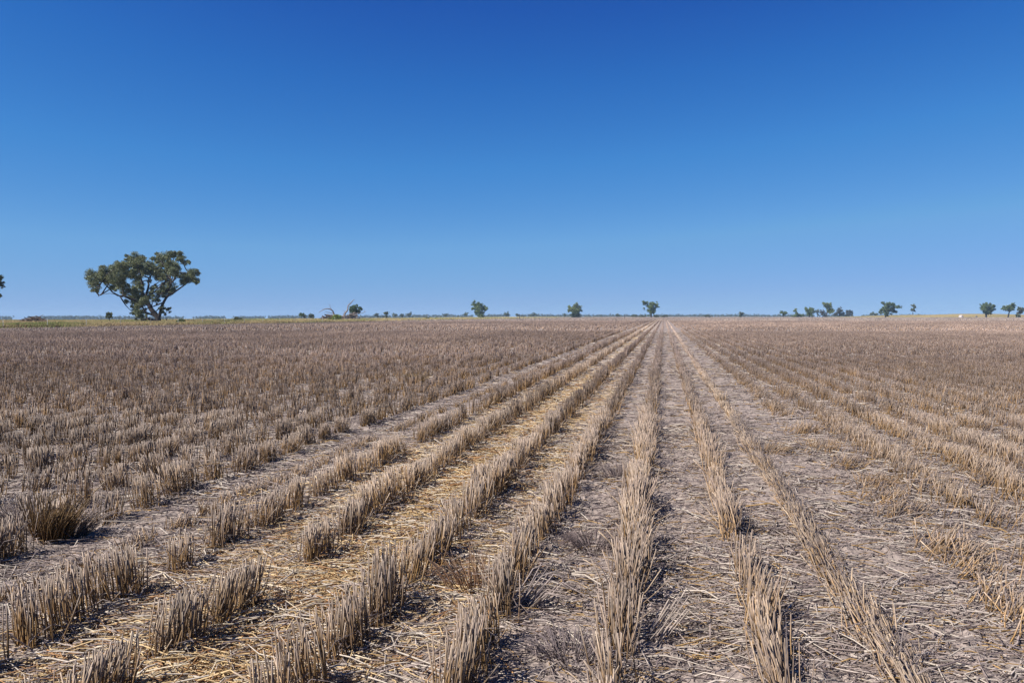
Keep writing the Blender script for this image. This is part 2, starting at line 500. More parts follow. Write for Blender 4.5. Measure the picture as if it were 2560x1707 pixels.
for bi, (y0, y1, dens, rad, sides, rings) in enumerate(bands):
    args, j, cell = stubble(y0, y1, dens, rad, sides, rings)
    if bi == 0:
        # loose dry leaves that hang about the foot of each clump
        b, mid, tip, r0, r1, c0, c1, c2 = args[:8]
        k = rng.random(len(b)) < 0.5
        n = k.sum()
        an = rng.random(n) * 6.28; L = 0.04 + 0.15 * rng.random(n) ** 1.5
        lb = b[k] + np.stack([np.zeros(n), np.zeros(n), rng.random(n) * 0.07], 1)
        dv = np.stack([np.cos(an), np.sin(an), rng.normal(0.15, 0.5, n)], 1) * L[:, None]
        lt_ = lb + dv; lt_[:, 2] = np.maximum(lt_[:, 2], b[k][:, 2] + 0.008)
        lm = (lb + lt_) / 2 + np.stack([np.zeros(n), np.zeros(n), L * 0.25], 1)
        lc = lerp(GREY, DUSK, rng.random(n)) * 0.9
        lr = 0.0016 + 0.0014 * rng.random(n)
        args = [np.concatenate([p, q]) for p, q in zip(args[:8], (lb, lm, lt_, lr, lr * 0.6, lc, lc, lc))] + [4, 3]
        j = np.concatenate([j, j[k]]); cell = np.concatenate([cell, cell[k]])
    if bi == 0:
        key = j.astype(np.int64) * 100000 + cell + 50000
        order = np.argsort(key, kind='stable')
        args = [a[order] for a in args[:8]] + args[8:]
        j, cell, key = j[order], cell[order], key[order]
        V, Q, C, pv, pq = sticks(*args, cap=True)
        uk, st, cn = np.unique(key, return_index=True, return_counts=True)
        cl = []
        for s, c in zip(st, cn):
            p = args[2][s:s + c]; m0 = args[0][s:s + c].mean(0); top = p[:, 2].max()
            up = 853.5 - F * math.tan(math.atan2(top - CAMH, m0[1]) + PHI)
            u = 1280 + F * m0[0] / m0[1]
            vis = (-40 < u < 2600) and up < 1690
            size = c * (1 / m0[1]) ** 2
            cl.append(dict(s=s, c=c, m=m0, d=math.hypot(m0[0], m0[1]), row=int(j[s]) - NL, vis=vis, size=size, top=top - m0[2], len=np.ptp(p @ np.array([RD[0], RD[1], 0]))))
        seen = sorted([q for q in cl if q['vis'] and q['c'] > 14], key=lambda q: q['d'])[:290]
        ids = {id(q) for q in seen}
        cnt = {}
        for q in seen:
            r_ = q['row']; o_ = cnt.get(r_, 0); cnt[r_] = o_ + 1
            look = ("tall " if q['top'] > 0.27 else "short " if q['top'] < 0.2 else "") + ("dense " if q['c'] > 160 else "sparse " if q['c'] < 85 else "")
            lab = "%sstraw clump, %s in the %s" % (look, ORD[min(o_, 39)] if o_ == 0 else ORD[min(o_, 39)] + " nearest", row_phrase(r_))
            s, c = q['s'], q['c']
            vv = V[s * pv:(s + c) * pv]; qq = Q[s * pq:(s + c) * pq] - s * pv; ccv = C[s * pv:(s + c) * pv]
            o = obj("straw_clump", vv, qq, ccv, M_STRAW, smooth=True, loc=q['m'])
            tag(o, lab, "straw clump", "straw clumps standing in the nearest rows")
        for q in cl:
            if id(q) in ids: continue
            s, c = q['s'], q['c']
            mass.add(V[s * pv:(s + c) * pv], Q[s * pq:(s + c) * pq] - s * pv, C[s * pv:(s + c) * pv])
    else:
        V, Q, C, pv, pq = sticks(*args)
        mass.add(V, Q, C)


def far_tufts():
    n = 95000
    y = np.sqrt(rng.random(n) * (760 ** 2 - 210 ** 2) + 210 ** 2); x = (rng.random(n) * 2 - 1) * (0.70 * y + 2)
    k = infield(x, y); x, y = x[k], y[k]; n = len(x)
    b = np.stack([x, y, terr(x, y)], 1)
    H = 0.18 + 0.12 * rng.random(n)
    tip = b + np.stack([rng.normal(0, .05, n), rng.normal(0, .05, n), H], 1)
    pt = patch(x, y)
    col = lerp(GREY, PALE, rng.random(n) * 0.3) * ((1.3 - 0.45 * pt) * (0.75 + 0.4 * rng.random(n)))[:, None]
    low = col * np.array([0.8, 0.7, 0.55])
    V, Q, C, _, _ = sticks(b, b, tip, np.full(n, 0.13), np.full(n, 0.08), low, col, col, 3, 2)
    mass.add(V, Q, C)


far_tufts()
o = mass.build("stubble", M_STRAW)
tag(o, "mass of cut grey straw stubble reaching over the whole paddock", "stubble", kind="stuff")


# ------------------------------------------------------------------ odd tufts and tangles between the rows
def tuft(name, px, py, n, rad, h, lean, spread, c_low, c_top, label, thick=0.003, seed=0):
    r = np.random.default_rng(seed)
    dist = CAMH / math.tan(math.atan2(py - H0 / 2, F) + PHI)
    x0 = (px - W0 / 2) / F * dist / math.cos(PHI); y0 = dist
    a = r.random(n) * 6.283; q = rad * np.sqrt(r.random(n))
    x = x0 + q * np.cos(a); y = y0 + q * np.sin(a) * 0.8
    b = np.stack([x, y, gz(x, y) - 0.004], 1)
    dx = lean[0] + np.cos(a) * q / rad * spread + r.normal(0, 0.15, n); dy = lean[1] + np.sin(a) * q / rad * spread + r.normal(0, 0.15, n)
    d = np.stack([dx, dy, np.ones(n)], 1); d /= np.linalg.norm(d, axis=1, keepdims=True)
    L = h * (0.6 + 0.5 * r.random(n))
    tip = b + d * L[:, None]; mid = b + d * L[:, None] * 0.5 + np.array([0, 0, 1.0]) * (L * 0.12 * np.hypot(dx, dy))[:, None] + r.normal(0, 0.006, (n, 3))
    tip[:, 2] = np.maximum(tip[:, 2] - 0.25 * L * np.hypot(dx, dy) * 0.3, gz(tip[:, 0], tip[:, 1]) + 0.004)
    k = (0.6 + 0.7 * r.random(n))[:, None]
    cl, ct = np.array(c_low) * k, np.array(c_top) * k
    V, Q, C, _, _ = sticks(b, mid, tip, thick * (0.6 + 0.6 * r.random(n)), thick * 0.6 * np.ones(n), cl, (cl + ct) / 2, ct)
    o = obj(name, V, Q, C, M_STRAW, smooth=True, loc=(x0, y0, float(gz(x0, y0))))
    return tag(o, label, "straw tuft", "odd tufts and tangles between the rows")


OLD = (0.26, 0.21, 0.20)
tuft("straw_tuft", 115, 1352, 300, 0.10, 0.30, (0.28, -0.05), 0.35, (0.24, 0.13, 0.045), (0.30, 0.20, 0.10), "dark golden bushy straw tussock arching right near the left edge", 0.003, 1)
tuft("straw_tuft", 45, 1345, 120, 0.09, 0.30, (-0.55, 0.1), 0.6, (0.2, 0.13, 0.08), GREY, "grey spray of straw leaning left of the dark bushy tussock", 0.0028, 2)
tuft("straw_tuft", 190, 1340, 60, 0.07, 0.24, (0.7, 0.2), 0.5, (0.2, 0.13, 0.08), GREY, "thin grey spray leaning right of the dark bushy tussock", 0.0026, 3)
tuft("straw_tuft", 1478, 1372, 150, 0.10, 0.17, (-0.3, 0.5), 2.4, DUSK, (0.23, 0.17, 0.15), "dark flattened starburst tuft on soil left of the last standing row", 0.0024, 4)
tuft("straw_tuft", 1445, 1640, 170, 0.15, 0.16, (0.5, 0.6), 2.4, DUSK, OLD, "purple-grey leafy tangle at the photo's bottom left of the thick row", 0.0024, 5)
tuft("straw_tuft", 1545, 1190, 150, 0.11, 0.20, (-0.2, 0.8), 1.5, (0.22, 0.17, 0.16), GREY, "grey tangled tuft on soil beside the second row right of golden straw", 0.0024, 6)
tuft("straw_tuft", 1310, 1520, 18, 0.07, 0.32, (1.7, 0.5), 0.9, GREY, GREY, "long straws fallen rightward from the row onto bare soil", 0.004, 7)
tuft("straw_tuft", 1640, 1600, 18, 0.06, 0.34, (2.3, 0.9), 0.8, GREY, PALE, "pale long straws leaning right at the foot of the thick front row", 0.004, 8)
tuft("straw_tuft", 1040, 960, 160, 0.16, 0.30, (0.1, 0.0), 1.0, (0.38, 0.22, 0.08), (0.42, 0.30, 0.15), "yellowish spiky tussock in the crushed row left of golden straw", 0.004, 9)
tuft("straw_tuft", 1170, 1480, 60, 0.09, 0.26, (-0.35, 0.1), 0.7, (0.3, 0.15, 0.07), (0.34, 0.22, 0.14), "reddish thin tuft between the first rows right of the golden straw", 0.0026, 10)
tuft("straw_tuft", 2190, 1215, 110, 0.15, 0.15, (0.9, 0.3), 1.3, (0.34, 0.18, 0.06), (0.36, 0.25, 0.14), "low golden-brown bent tuft on bare soil right of the plait-like row", 0.003, 11)
tuft("straw_tuft", 1930, 1130, 90, 0.17, 0.14, (0.9, 0.4), 1.3, (0.34, 0.20, 0.09), (0.38, 0.29, 0.20), "farther golden-brown bent tuft right of the plait-like row", 0.004, 12)

# ------------------------------------------------------------------ straw litter on the soil
def litter():
    pl = Pile()
    for (y0, y1, dens, scale, sides) in [(1.8, 5.5, 4600, 1.0, 3), (5.5, 10, 1900, 1.3, 3), (10, 24, 420, 1.9, 3), (24, 70, 45, 3.6, 3)]:
        half = 0.70 * y1 + 0.6
        n = int(dens * 2 * half * (y1 - y0))
        x = (rng.random(n) * 2 - 1) * half; y = y0 + rng.random(n) * (y1 - y0)
        k = (np.abs(x) < 0.70 * y + 0.6) & infield(x, y)
        x, y = x[k], y[k]
        X = latX(x, y)
        ju = X + (noise(x * 1.5, y * 1.5, 61) - 0.5) * 0.5
        gold = np.clip(np.exp(-((ju + 1.75) / 0.38) ** 2) + 0.55 * np.exp(-((ju + 2.45) / 0.45) ** 2) + 0.5 * np.exp(-((ju + 1.05) / 0.3) ** 2), 0, 1)
        gold = gold * (1 - 0.55 * sstep(y, 10, 24)) * (0.55 + 0.75 * fbm(x * 0.9, y * 0.9, 63, 2))
        cl = fbm(x * 1.9, y * 1.9, 62, 2)
        keep = rng.random(len(x)) < np.clip(0.20 + 0.6 * gold + 0.15 * (X > 1.4) + 0.25 * ((X > 2.0) | (X < -3.4)) * (y > 6) + 2.2 * np.maximum(0, cl - 0.42), 0, 1)
        x, y, X, gold = x[keep], y[keep], X[keep], gold[keep]
        n = len(x)
        L = np.clip(rng.lognormal(-3.15, 0.75, n), 0.012, 0.30) * (0.6 + 0.4 * scale)
        # straw lies mostly across the rows, some every way
        big = rng.random(n) < 0.07
        L = np.where(big, rng.uniform(0.09, 0.27, n) * (0.6 + 0.4 * scale), L)
        an = np.where(rng.random(n) < 0.5, rng.normal(0.1, 0.45, n), rng.random(n) * 6.28)
        dz = rng.normal(0, 0.10, n) * (1 + 1.5 * (X > 1.5) * rng.random(n))
        dv = np.stack([np.cos(an), np.sin(an), dz], 1) * L[:, None]
        z = gz(x, y) + 0.004 + rng.random(n) ** 2 * 0.03 * (0.5 + gold)
        c = np.stack([x, y, z], 1)
        b = c - dv / 2; tip = c + dv / 2
        for q in (b, tip):
            q[:, 2] = np.maximum(q[:, 2], gz(q[:, 0], q[:, 1]) + 0.002)
        mid = (b + tip) / 2 + np.stack([rng.normal(0, 1, n), rng.normal(0, 1, n), np.abs(rng.normal(0, .6, n))], 1) * (L * 0.10)[:, None]
        u = rng.random(n)
        col = np.where((u < 0.25)[:, None], np.array([0.56, 0.475, 0.40]), np.where((u < 0.66)[:, None], np.array([0.42, 0.335, 0.285]),
              np.where((u < 0.88)[:, None], np.array([0.20, 0.155, 0.145]), np.array([0.44, 0.28, 0.11]))))
        u2 = rng.random(n)
        gc = np.where((u2 < 0.4)[:, None], np.array([0.78, 0.56, 0.28]), np.where((u2 < 0.65)[:, None], np.array([0.86, 0.72, 0.50]), np.array([0.44, 0.24, 0.10])))
        col = np.where((rng.random(n) < gold)[:, None], gc, col) * (0.75 + 0.5 * rng.random(n))[:, None]
        r = (0.0016 + 0.0022 * rng.random(n) ** 1.5) * scale
        r = np.where(big, (0.0028 + 0.002 * rng.random(n)) * scale, r)
        col = np.where((big & (rng.random(n) < 0.5))[:, None], np.array([0.66, 0.57, 0.46]) * (0.8 + 0.3 * rng.random(n))[:, None], col)
        V, Q, C, _, _ = sticks(b, mid, tip, r, r * 0.8, col, col, col, sides, 3 if scale < 1.5 else 2)
        pl.add(V, Q, C)
    o = pl.build("straw_litter", M_STRAW)
    tag(o, "loose pale and golden straw lying between the stubble rows", "straw litter", kind="stuff")


litter()


# ------------------------------------------------------------------ rough grass beyond the fence
def grass():
    pl = Pile()
    for (y0, y1, n, w, h) in [(70, 200, 110000, 0.032, 0.40), (200, 420, 70000, 0.08, 0.34), (420, 900, 30000, 0.2, 0.3)]:
        y = np.sqrt(rng.random(n) * (y1 ** 2 - y0 ** 2) + y0 ** 2); x = (-0.72 + rng.random(n) * 0.78) * y
        X = latX(x, y)
        k = X < -75.3 + 2.5 * (noise(y * 0.11, 0, 77) - 0.5)
        x, y, X = x[k], y[k], X[k]; n = len(x)
        pn = fbm(x * 0.22, y * 0.16, 91, 3); gn = fbm(x * 0.12, y * 0.09, 95, 2)
        b = np.stack([x, y, terr(x, y) - 0.02], 1)
        H = h * (0.35 + 1.1 * pn) * (0.6 + 0.6 * rng.random(n))
        tip = b + np.stack([rng.normal(0, .35, n) * H, rng.normal(0, .35, n) * H, H], 1)
        g = np.clip((gn - 0.45) * 4 + rng.normal(0, 0.25, n), 0, 1)
        col = lerp(np.array([0.58, 0.45, 0.23]), np.array([0.27, 0.31, 0.09]), g) * (0.65 + 0.6 * rng.random(n))[:, None]
        dk = rng.random(n) < 0.45 * (1 - sstep(X, -82, -79.3) * 0) * (X > -82) * (noise(y * 0.25, 3, 99) > 0.45)
        col = np.where(dk[:, None], np.array([0.15, 0.085, 0.05]), col)
        V, Q, C, _, _ = sticks(b, b, tip, np.full(n, w), np.full(n, w * 0.3), col * 0.8, col * 1.02, col * 1.02, 3, 2)
        pl.add(V, Q, C)
    o = pl.build("grass", M_GRASS)
    tag(o, "rough yellow and green grass growing beyond the fence", "grass", kind="stuff")


grass()


# ------------------------------------------------------------------ trees
def leaf_cloud(blobs, leaf, r, tint=(0.062, 0.082, 0.038), fill=11.0, droop=0.5):
    """blobs: rows of x, y, z, radius -> leaf quads in clumps through each blob's volume"""
    Vs, Cs = [], []
    tint = np.array(tint)
    for (bx, by, bz, br) in blobs:
        ns = max(3, int(5 + br * 1.2 / max(leaf, 0.05) * 0.5)) if br > leaf * 2 else 3
        ns = min(ns, 10)
        sc = r.normal(0, 1, (ns, 3)); sc /= np.linalg.norm(sc, axis=1, keepdims=True)
        sc = sc * (br * 0.72 * r.random((ns, 1)) ** 0.4); sc[:, 2] *= 0.8
        n = int(max(24, fill * (br / leaf) ** 2))
        w = r.integers(0, ns, n)
        p = r.normal(0, 1, (n, 3)); p /= np.linalg.norm(p, axis=1, keepdims=True)
        p = p * (br * 0.52 * r.random((n, 1)) ** 0.6); p[:, 2] *= 0.8
        p = p + sc[w] + np.array([bx, by, bz])
        a = r.normal(0, 1, (n, 3)); a[:, 2] = a[:, 2] * 0.6 - droop; a /= np.linalg.norm(a, axis=1, keepdims=True)
        u = np.cross(a, r.normal(0, 1, (n, 3))); u /= np.linalg.norm(u, axis=1, keepdims=True)
        ln = leaf * (0.6 + 0.7 * r.random((n, 1))); wd = ln * 0.34
        q = np.stack([p - a * ln / 2, p + u * wd - a * ln * 0.05, p + a * ln / 2, p - u * wd - a * ln * 0.05], 1)
        Vs.append(q.reshape(-1, 3))
        ct = (0.72 + 0.5 * r.random(ns))[w] * (0.7 + 0.6 * r.random(n))
        warm = (r.random(ns)[w] * 0.5 + r.random(n) * 0.5)[:, None]
        c = (tint * (1 - warm) + tint * np.array([1.5, 1.2, 0.9]) * warm) * ct[:, None]
        Cs.append(np.repeat(c, 4, 0))
    V = np.concatenate(Vs); C = np.concatenate(Cs)
    Q = np.arange(len(V)).reshape(-1, 4)
    return V, Q, C


BARKC = np.array([0.05, 0.04, 0.036])


def tree(name, label, cat, ox, oy, sc, D, blobs, limbs, leaf=2.2, depth=0.45, seed=1, tint=(0.078, 0.100, 0.046), base=None,
         group=None, fill=34.0, bark=BARKC, twigs=True, grow=1.25, sat=2):
    """blobs (x, y, r) and limbs [((x, y), ...), r0, r1] in picture units sc from (ox, oy); D metres away"""
    r = np.random.default_rng(seed)
    m = sc * D / F
    bl = []
    bx = np.array([b[0] for b in blobs], float); cx = bx.mean()
    span = (bx.max() - bx.min()) * m + 2 * max(b[2] for b in blobs) * m
    full = []
    for (x, y, q) in blobs:
        full.append((x, y, q * grow))
        for _ in range(sat):
            an = r.random() * 6.283; ra = q * grow * (0.7 + 0.4 * r.random())
            full.append((x + ra * math.cos(an), y + ra * math.sin(an) * 0.8, q * grow * (0.35 + 0.3 * r.random())))
    for (x, y, q) in full:
        dd = (r.random() * 2 - 1) * depth * span * 0.5
        p = P(ox + sc * x, oy + sc * y, D + dd)
        bl.append((p[0], p[1], p[2], q * m * (D + dd) / D))
    if base is None:
        base = limbs[0][0][0][0] if limbs else cx
    b0 = P(ox + sc * base, oy, D)
    root_p = np.array([b0[0], D, float(terr(b0[0], D))])
    root = empty(name, root_p, label, cat, group)
    pl = Pile(); pts = []
    for li, (path, r0, r1) in enumerate(limbs):
        dd = (r.random() * 2 - 1) * depth * span * 0.35 * (0 if li == 0 else 1)
        w = np.array([P(ox + sc * x, oy + sc * y, D + dd * k / (len(path) - 1)) for k, (x, y) in enumerate(path)])
        if li == 0:
            w[0] = root_p - np.array([0, 0, 0.3])
        sp = smooth_path(w, 4, 0.12 * r1 * m * 3, r)
        V, Q = tube(sp, np.linspace(r0 * m, r1 * m, len(sp)), 8 if r0 * sc > 1.5 else 5)
        pl.add(V, Q, bark)
        pts.append(sp[len(sp) // 3:])
    if pts and twigs:
        pa = np.concatenate(pts)
        for b in bl[::1 + sat]:
            c = np.array(b[:3]); k = np.argmin(np.linalg.norm(pa - c, axis=1))
            s = pa[k]; md = (s + c) / 2 + r.normal(0, 0.08, 3) * np.linalg.norm(c - s) - np.array([0, 0, 0.05]) * np.linalg.norm(c - s)
            sp = smooth_path([s, md, c], 3)
            V, Q = tube(sp, np.linspace(min(0.30 * b[3], limbs[0][1] * m * 0.25), 0.03 * b[3], len(sp)), 5)
            pl.add(V, Q, bark)
    if pl.n:
        pl.build("trunk", M_BARK, root, True, loc=root_p)
    V, Q, C = leaf_cloud(bl, leaf * D / F, r, tint, fill)
    obj("crown", V, Q, C, M_LEAF, root, loc=root_p)
    return root


# the large gum
BL = [(340,560,85),(330,680,75),(380,770,65),(450,620,80),(560,540,90),(560,680,90),(660,460,90),(690,640,95),(690,760,60),(790,430,85),
      (800,560,95),(820,720,80),(880,830,70),(930,300,50),(1060,280,75),(1130,330,60),(1000,400,80),(1080,420,85),(930,520,80),(1010,600,80),
      (1080,700,80),(1070,830,70),(1250,400,85),(1230,520,90),(1330,480,80),(1390,280,65),(1490,270,70),(1480,380,80),(1590,230,60),(1680,250,60),
      (1760,230,50),(1800,320,60),(1860,370,45),(1610,430,85),(1700,410,70),(1640,530,75),(1560,530,65),(1420,590,70),(1480,640,50),(1390,540,60),
      (1700,480,60),(1890,560,70),(1960,540,70),(1990,640,65),(1880,650,75),(2050,680,32),(1760,590,45),(1560,790,85),(1650,800,50),(1450,850,60),
      (1500,890,45),(1330,790,45),(1290,880,40),(1380,990,50),(1020,960,85),(1100,1020,85),(920,1000,50),(1180,980,75),(1060,1080,60),
      (1100,1150,65),(1000,1190,32),(1080,1240,45),(1150,1240,40),(1250,660,30),(880,380,50)]
LI = [(((1400,1345),(1395,1270),(1330,1180),(1255,1060),(1190,950),(1150,850),(1140,740),(1120,600),(1080,420)), 52, 8),
      (((1410,1300),(1445,1180),(1480,1050),(1550,930),(1640,870),(1760,790),(1880,700),(1960,600)), 30, 5),
      (((1200,970),(1215,880),(1250,760),(1260,620),(1400,480),(1600,400)), 24, 5),
      (((1230,1050),(1000,980),(860,920),(780,915),(690,870),(620,810),(520,700),(380,640)), 24, 5),
      (((700,885),(620,870),(560,880),(480,890),(420,930)), 6, 2),
      (((1340,1230),(1200,1170),(1140,1060),(1100,960)), 20, 6),
      (((1380,1320),(1230,1285),(1140,1310),(1130,1240)), 26, 8),
      (((1300,1100),(1320,900),(1300,760)), 9, 3),
      (((1560,920),(1600,740),(1570,600)), 10, 3), (((1600,740),(1680,640)), 7, 3), (((1215,1270),(1200,1170)), 10, 6)]
tree("gum_tree", "large spreading gum tree with leaning forked trunk beyond the fence", "tree", 180, 600, 0.1531, 172, BL, LI, leaf=2.2, depth=0.8, seed=11,
     fill=32, tint=(0.125, 0.158, 0.082), grow=1.48, sat=3)
tree("gum_tree", "gum tree mostly cut off by the left edge of the photo", "tree", 0, 680, 0.1105, 145,
     [(-60,130,90),(-20,190,60),(-40,260,80),(30,250,45),(45,310,40),(-180,200,120),(-300,300,140),(-150,380,110),(0,530,38),(-70,560,70),(-420,450,120),(-250,520,110),(40,370,22)],
     [(((-210,1120),(-200,900),(-160,700),(-150,500),(-100,300)),34,10),(((-180,800),(-90,620),(0,540)),14,5),(((-190,850),(-300,600),(-380,450)),18,6)], leaf=3.0, seed=12)
tree("small_tree", "small young tree standing alone left of the large gum", "tree", 180, 600, 0.1531, 160,
     [(575,1215,30),(620,1200,32),(600,1240,38),(640,1230,24)], [(((604,1310),(604,1250),(610,1215)), 7, 3), (((604,1270),(640,1190),(650,1165)), 3, 1.5), (((604,1260),(565,1190),(545,1170)),3,1.5)], leaf=2.6, seed=13)
tree("sapling", "slim sapling with airy crown behind the large gum's right limb", "tree", 180, 600, 0.1531, 165,
     [(1430,1130,32),(1500,1110,30),(1480,1170,35),(1570,1130,40),(1600,1180,22),(1515,1220,24)], [(((1540,1330),(1530,1230),(1550,1140)), 6, 3), (((1535,1240),(1490,1160),(1440,1120)), 4, 2)], leaf=2.6, seed=14)
# middle distance trees, left to right
C8 = (480, 740, 0.1786); C3 = (700, 720, 0.1531); C4 = (1060, 720, 0.187); C5 = (1400, 720, 0.1956); C6 = (1800, 720, 0.17); C7 = (2140, 720, 0.1786)
GT = "lone trees scattered along the horizon"
G2 = (0.105, 0.160, 0.056); G3 = (0.155, 0.21, 0.068); G4 = (0.095, 0.125, 0.070)
tree("small_tree", "small v-shaped tree left of the fallen dead tree", "tree", *C8, 420, [(1515,262,22),(1550,260,22),(1530,275,20)], [(((1530,310),(1530,280),(1515,262)),6,2),(((1530,290),(1562,245)),3,1)], leaf=2.2, seed=21, group=GT, tint=G2)
tree("small_tree", "low dark round tree beside the small v-shaped tree", "tree", *C8, 430, [(1575,288,24),(1575,275,14)], [(((1575,312),(1575,285)),5,3)], leaf=2.2, seed=22, group=GT, tint=G4)
tree("small_tree", "wide dome-shaped tree just left of the dead fallen tree", "tree", *C8, 440, [(1655,285,26),(1690,285,26),(1672,268,26),(1672,290,28)], [(((1672,312),(1672,280)),6,3)], leaf=2.2, seed=23, group=GT, tint=G4)
tree("leafy_tree", "leafy green tree standing behind the fallen dead tree", "tree", *C3, 300,
     [(1190,320,40),(1235,310,38),(1170,365,45),(1230,365,50),(1290,330,38),(1310,350,30),(1270,390,42),(1200,400,35),(1150,375,28)], [(((1245,480),(1240,400),(1220,340)),10,4),(((1240,420),(1290,350)),6,3)], leaf=2.3, seed=24, group=GT, tint=(0.07,0.12,0.06))
tree("small_tree", "lollipop-shaped small tree right of the fallen dead tree", "tree", *C3, 380, [(1730,400,30),(1755,400,24),(1715,410,18),(1732,445,18),(1732,470,22)], [(((1732,500),(1732,440),(1735,400)),9,4),(((1700,480),(1670,450),(1650,430)),4,2)], leaf=2.2, seed=25, group=GT, tint=G4)
tree("leafy_tree", "full-crowned tree with dark undergrowth left of centre on the horizon", "tree", *C4, 660,
     [(680,225,42),(750,222,42),(720,262,52),(660,262,30),(770,270,35),(830,262,30),(815,288,28),(700,312,34),(745,320,30),(775,340,30),(745,365,26),(780,370,28),(720,360,18)],
     [(((735,395),(735,320),(725,260)),12,5),(((735,330),(800,290),(835,262)),6,3)], leaf=2.1, seed=26, group=GT, tint=G2)
tree("leafy_tree", "pale green open tree rising behind a dark round bush", "tree", *C4, 690,
     [(1955,265,38),(1940,295,26),(2010,260,36),(2035,235,30),(2070,265,32),(2050,285,36),(2100,300,18),(1990,290,34),(2010,310,40)], [(((2015,390),(2015,320),(2010,260)),10,4)], leaf=2.0, seed=27, group=GT, tint=G3)
tree("bush", "dark dense round bush at the foot of the pale green tree", "bush", *C4, 640, [(1985,365,32),(2020,345,42),(2055,365,35),(2010,372,38),(2040,372,36)], [(((2020,392),(2020,350)),9,5)], leaf=1.9, seed=28, tint=(0.055,0.085,0.025), fill=36)
tree("leafy_tree", "flat-topped tree leaning left beside the vanishing rows", "tree", *C5, 660,
     [(1070,185,30),(1110,195,30),(1150,210,34),(1190,210,34),(1230,215,28),(1235,240,22),(1150,245,36),(1195,245,36),(1075,260,14),(1140,285,30),(1185,285,34),(1165,310,30),(1135,345,14),(1200,310,20)],
     [(((1165,372),(1165,320),(1160,250),(1150,210)),11,4),(((1160,270),(1100,230),(1065,190)),5,2),(((1150,290),(1110,285),(1060,285)),2.5,1)], leaf=2.0, seed=29, group=GT, tint=G2)
tree("bush", "dark low bush at the right foot of the flat-topped tree", "bush", *C5, 670, [(1225,358,20),(1245,362,18),(1220,366,16)], [(((1235,374),(1235,360)),5,3)], leaf=1.8, seed=30, tint=G4, fill=36)
tree("bush", "broad grey-green thicket left of the flat-topped tree", "bush", *C5, 760, [(920,358,18),(945,350,20),(965,355,18),(1005,360,14),(1045,358,18),(1075,355,20)], [(((960,370),(960,355)),4,2)], leaf=1.8, seed=31, tint=G4, fill=31)
tree("bush", "pair of round grey-green bushes right of the flat-topped tree", "bush", *C5, 760, [(1315,355,20),(1330,358,16),(1365,353,20)], [(((1330,370),(1330,355)),4,2)], leaf=1.8, seed=32, tint=G4, fill=31)
tree("bush", "small twin-topped bush right of the vanishing rows", "bush", *C5, 800, [(1853,350,14),(1890,348,16),(1855,360,13),(1890,362,15),(1918,362,10)], [(((1880,372),(1880,355)),4,2)], leaf=1.8, seed=33, tint=G4, fill=31)
tree("small_tree", "narrow upright grey tree alone right of the vanishing rows", "tree", *C6, 760, [(310,365,22),(312,385,26),(318,405,26),(295,405,20)], [(((310,425),(310,370)),6,3)], leaf=1.9, seed=34, group=GT, tint=G4, fill=31)
tree("small_tree", "small dark tree leaning left, first of the right-hand trees", "tree", *C6, 740, [(900,345,22),(905,365,18),(935,370,26),(960,365,22),(940,390,20),(980,370,14)], [(((932,425),(932,385),(920,355)),6,3)], leaf=1.9, seed=35, group=GT, tint=G2)
tree("small_tree", "tiered tree over low green bushes among the right-hand trees", "tree", *C6, 740, [(1112,318,26),(1100,345,16),(1135,375,30),(1150,385,28),(1080,410,22),(1110,410,24),(1150,412,24),(1190,410,20),(1220,405,22)], [(((1125,428),(1125,380),(1108,325)),6,3)], leaf=1.9, seed=36, group=GT, tint=G2)
tree("leafy_tree", "bright green tree widening to a flat top among right-hand trees", "tree", *C6, 720, [(1270,310,26),(1320,305,30),(1365,308,26),(1300,340,34),(1340,340,32),(1310,375,30),(1340,370,28),(1380,355,16),(1320,400,26),(1350,400,18)], [(((1320,428),(1320,370),(1315,310)),9,4)], leaf=1.9, seed=37, group=GT, tint=G2)
tree("small_tree", "thin grey tree between the flat-topped and the tallest right-hand tree", "tree", *C6, 820, [(1415,340,18),(1440,330,20),(1440,360,22),(1460,345,14),(1440,390,18)], [(((1440,428),(1440,340)),5,2)], leaf=1.9, seed=38, group=GT, tint=G4, fill=20)
tree("leafy_tree", "tallest green tree of the right-hand clump over grey scrub", "tree", *C6, 720, [(1525,225,20),(1545,250,26),(1575,235,28),(1620,255,32),(1620,285,30),(1580,285,30),(1610,325,36),(1650,340,30),(1590,350,28),(1560,270,24)], [(((1570,432),(1575,350),(1585,270)),8,4),(((1578,340),(1630,300)),4,2)], leaf=1.9, seed=39, group=GT, tint=G3)
tree("leafy_tree", "grey open tree at the left foot of the tallest right-hand tree", "tree", *C6, 790, [(1490,360,26),(1520,345,28),(1530,375,30),(1490,390,24),(1550,395,26)], [(((1520,428),(1520,360)),6,3)], leaf=1.9, seed=40, group=GT, tint=(0.07,0.075,0.06), fill=18)
tree("leafy_tree", "grey pointed tree right of the tallest right-hand tree", "tree", *C6, 790, [(1762,300,20),(1765,330,30),(1740,350,34),(1790,350,32),(1710,370,28),(1690,395,24),(1760,385,36),(1805,390,28)], [(((1755,430),(1758,360),(1762,300)),7,3)], leaf=1.9, seed=41, group=GT, tint=(0.06,0.07,0.055), fill=20)
tree("leafy_tree", "grey spreading tree at the right end of the clump", "tree", *C6, 790, [(1870,350,24),(1900,345,24),(1930,345,20),(1880,380,32),(1920,385,28),(1860,395,24),(1940,365,16)], [(((1890,432),(1892,380),(1900,345)),6,3)], leaf=1.9, seed=42, group=GT, tint=(0.06,0.07,0.055), fill=20)
tree("bush", "dark low trees showing over the left end of the bank", "bush", *C7, 790, [(215,365,20),(240,355,22),(285,362,18),(265,372,16)], [(((240,390),(240,360)),4,2)], leaf=1.8, seed=43, tint=G4, fill=31)
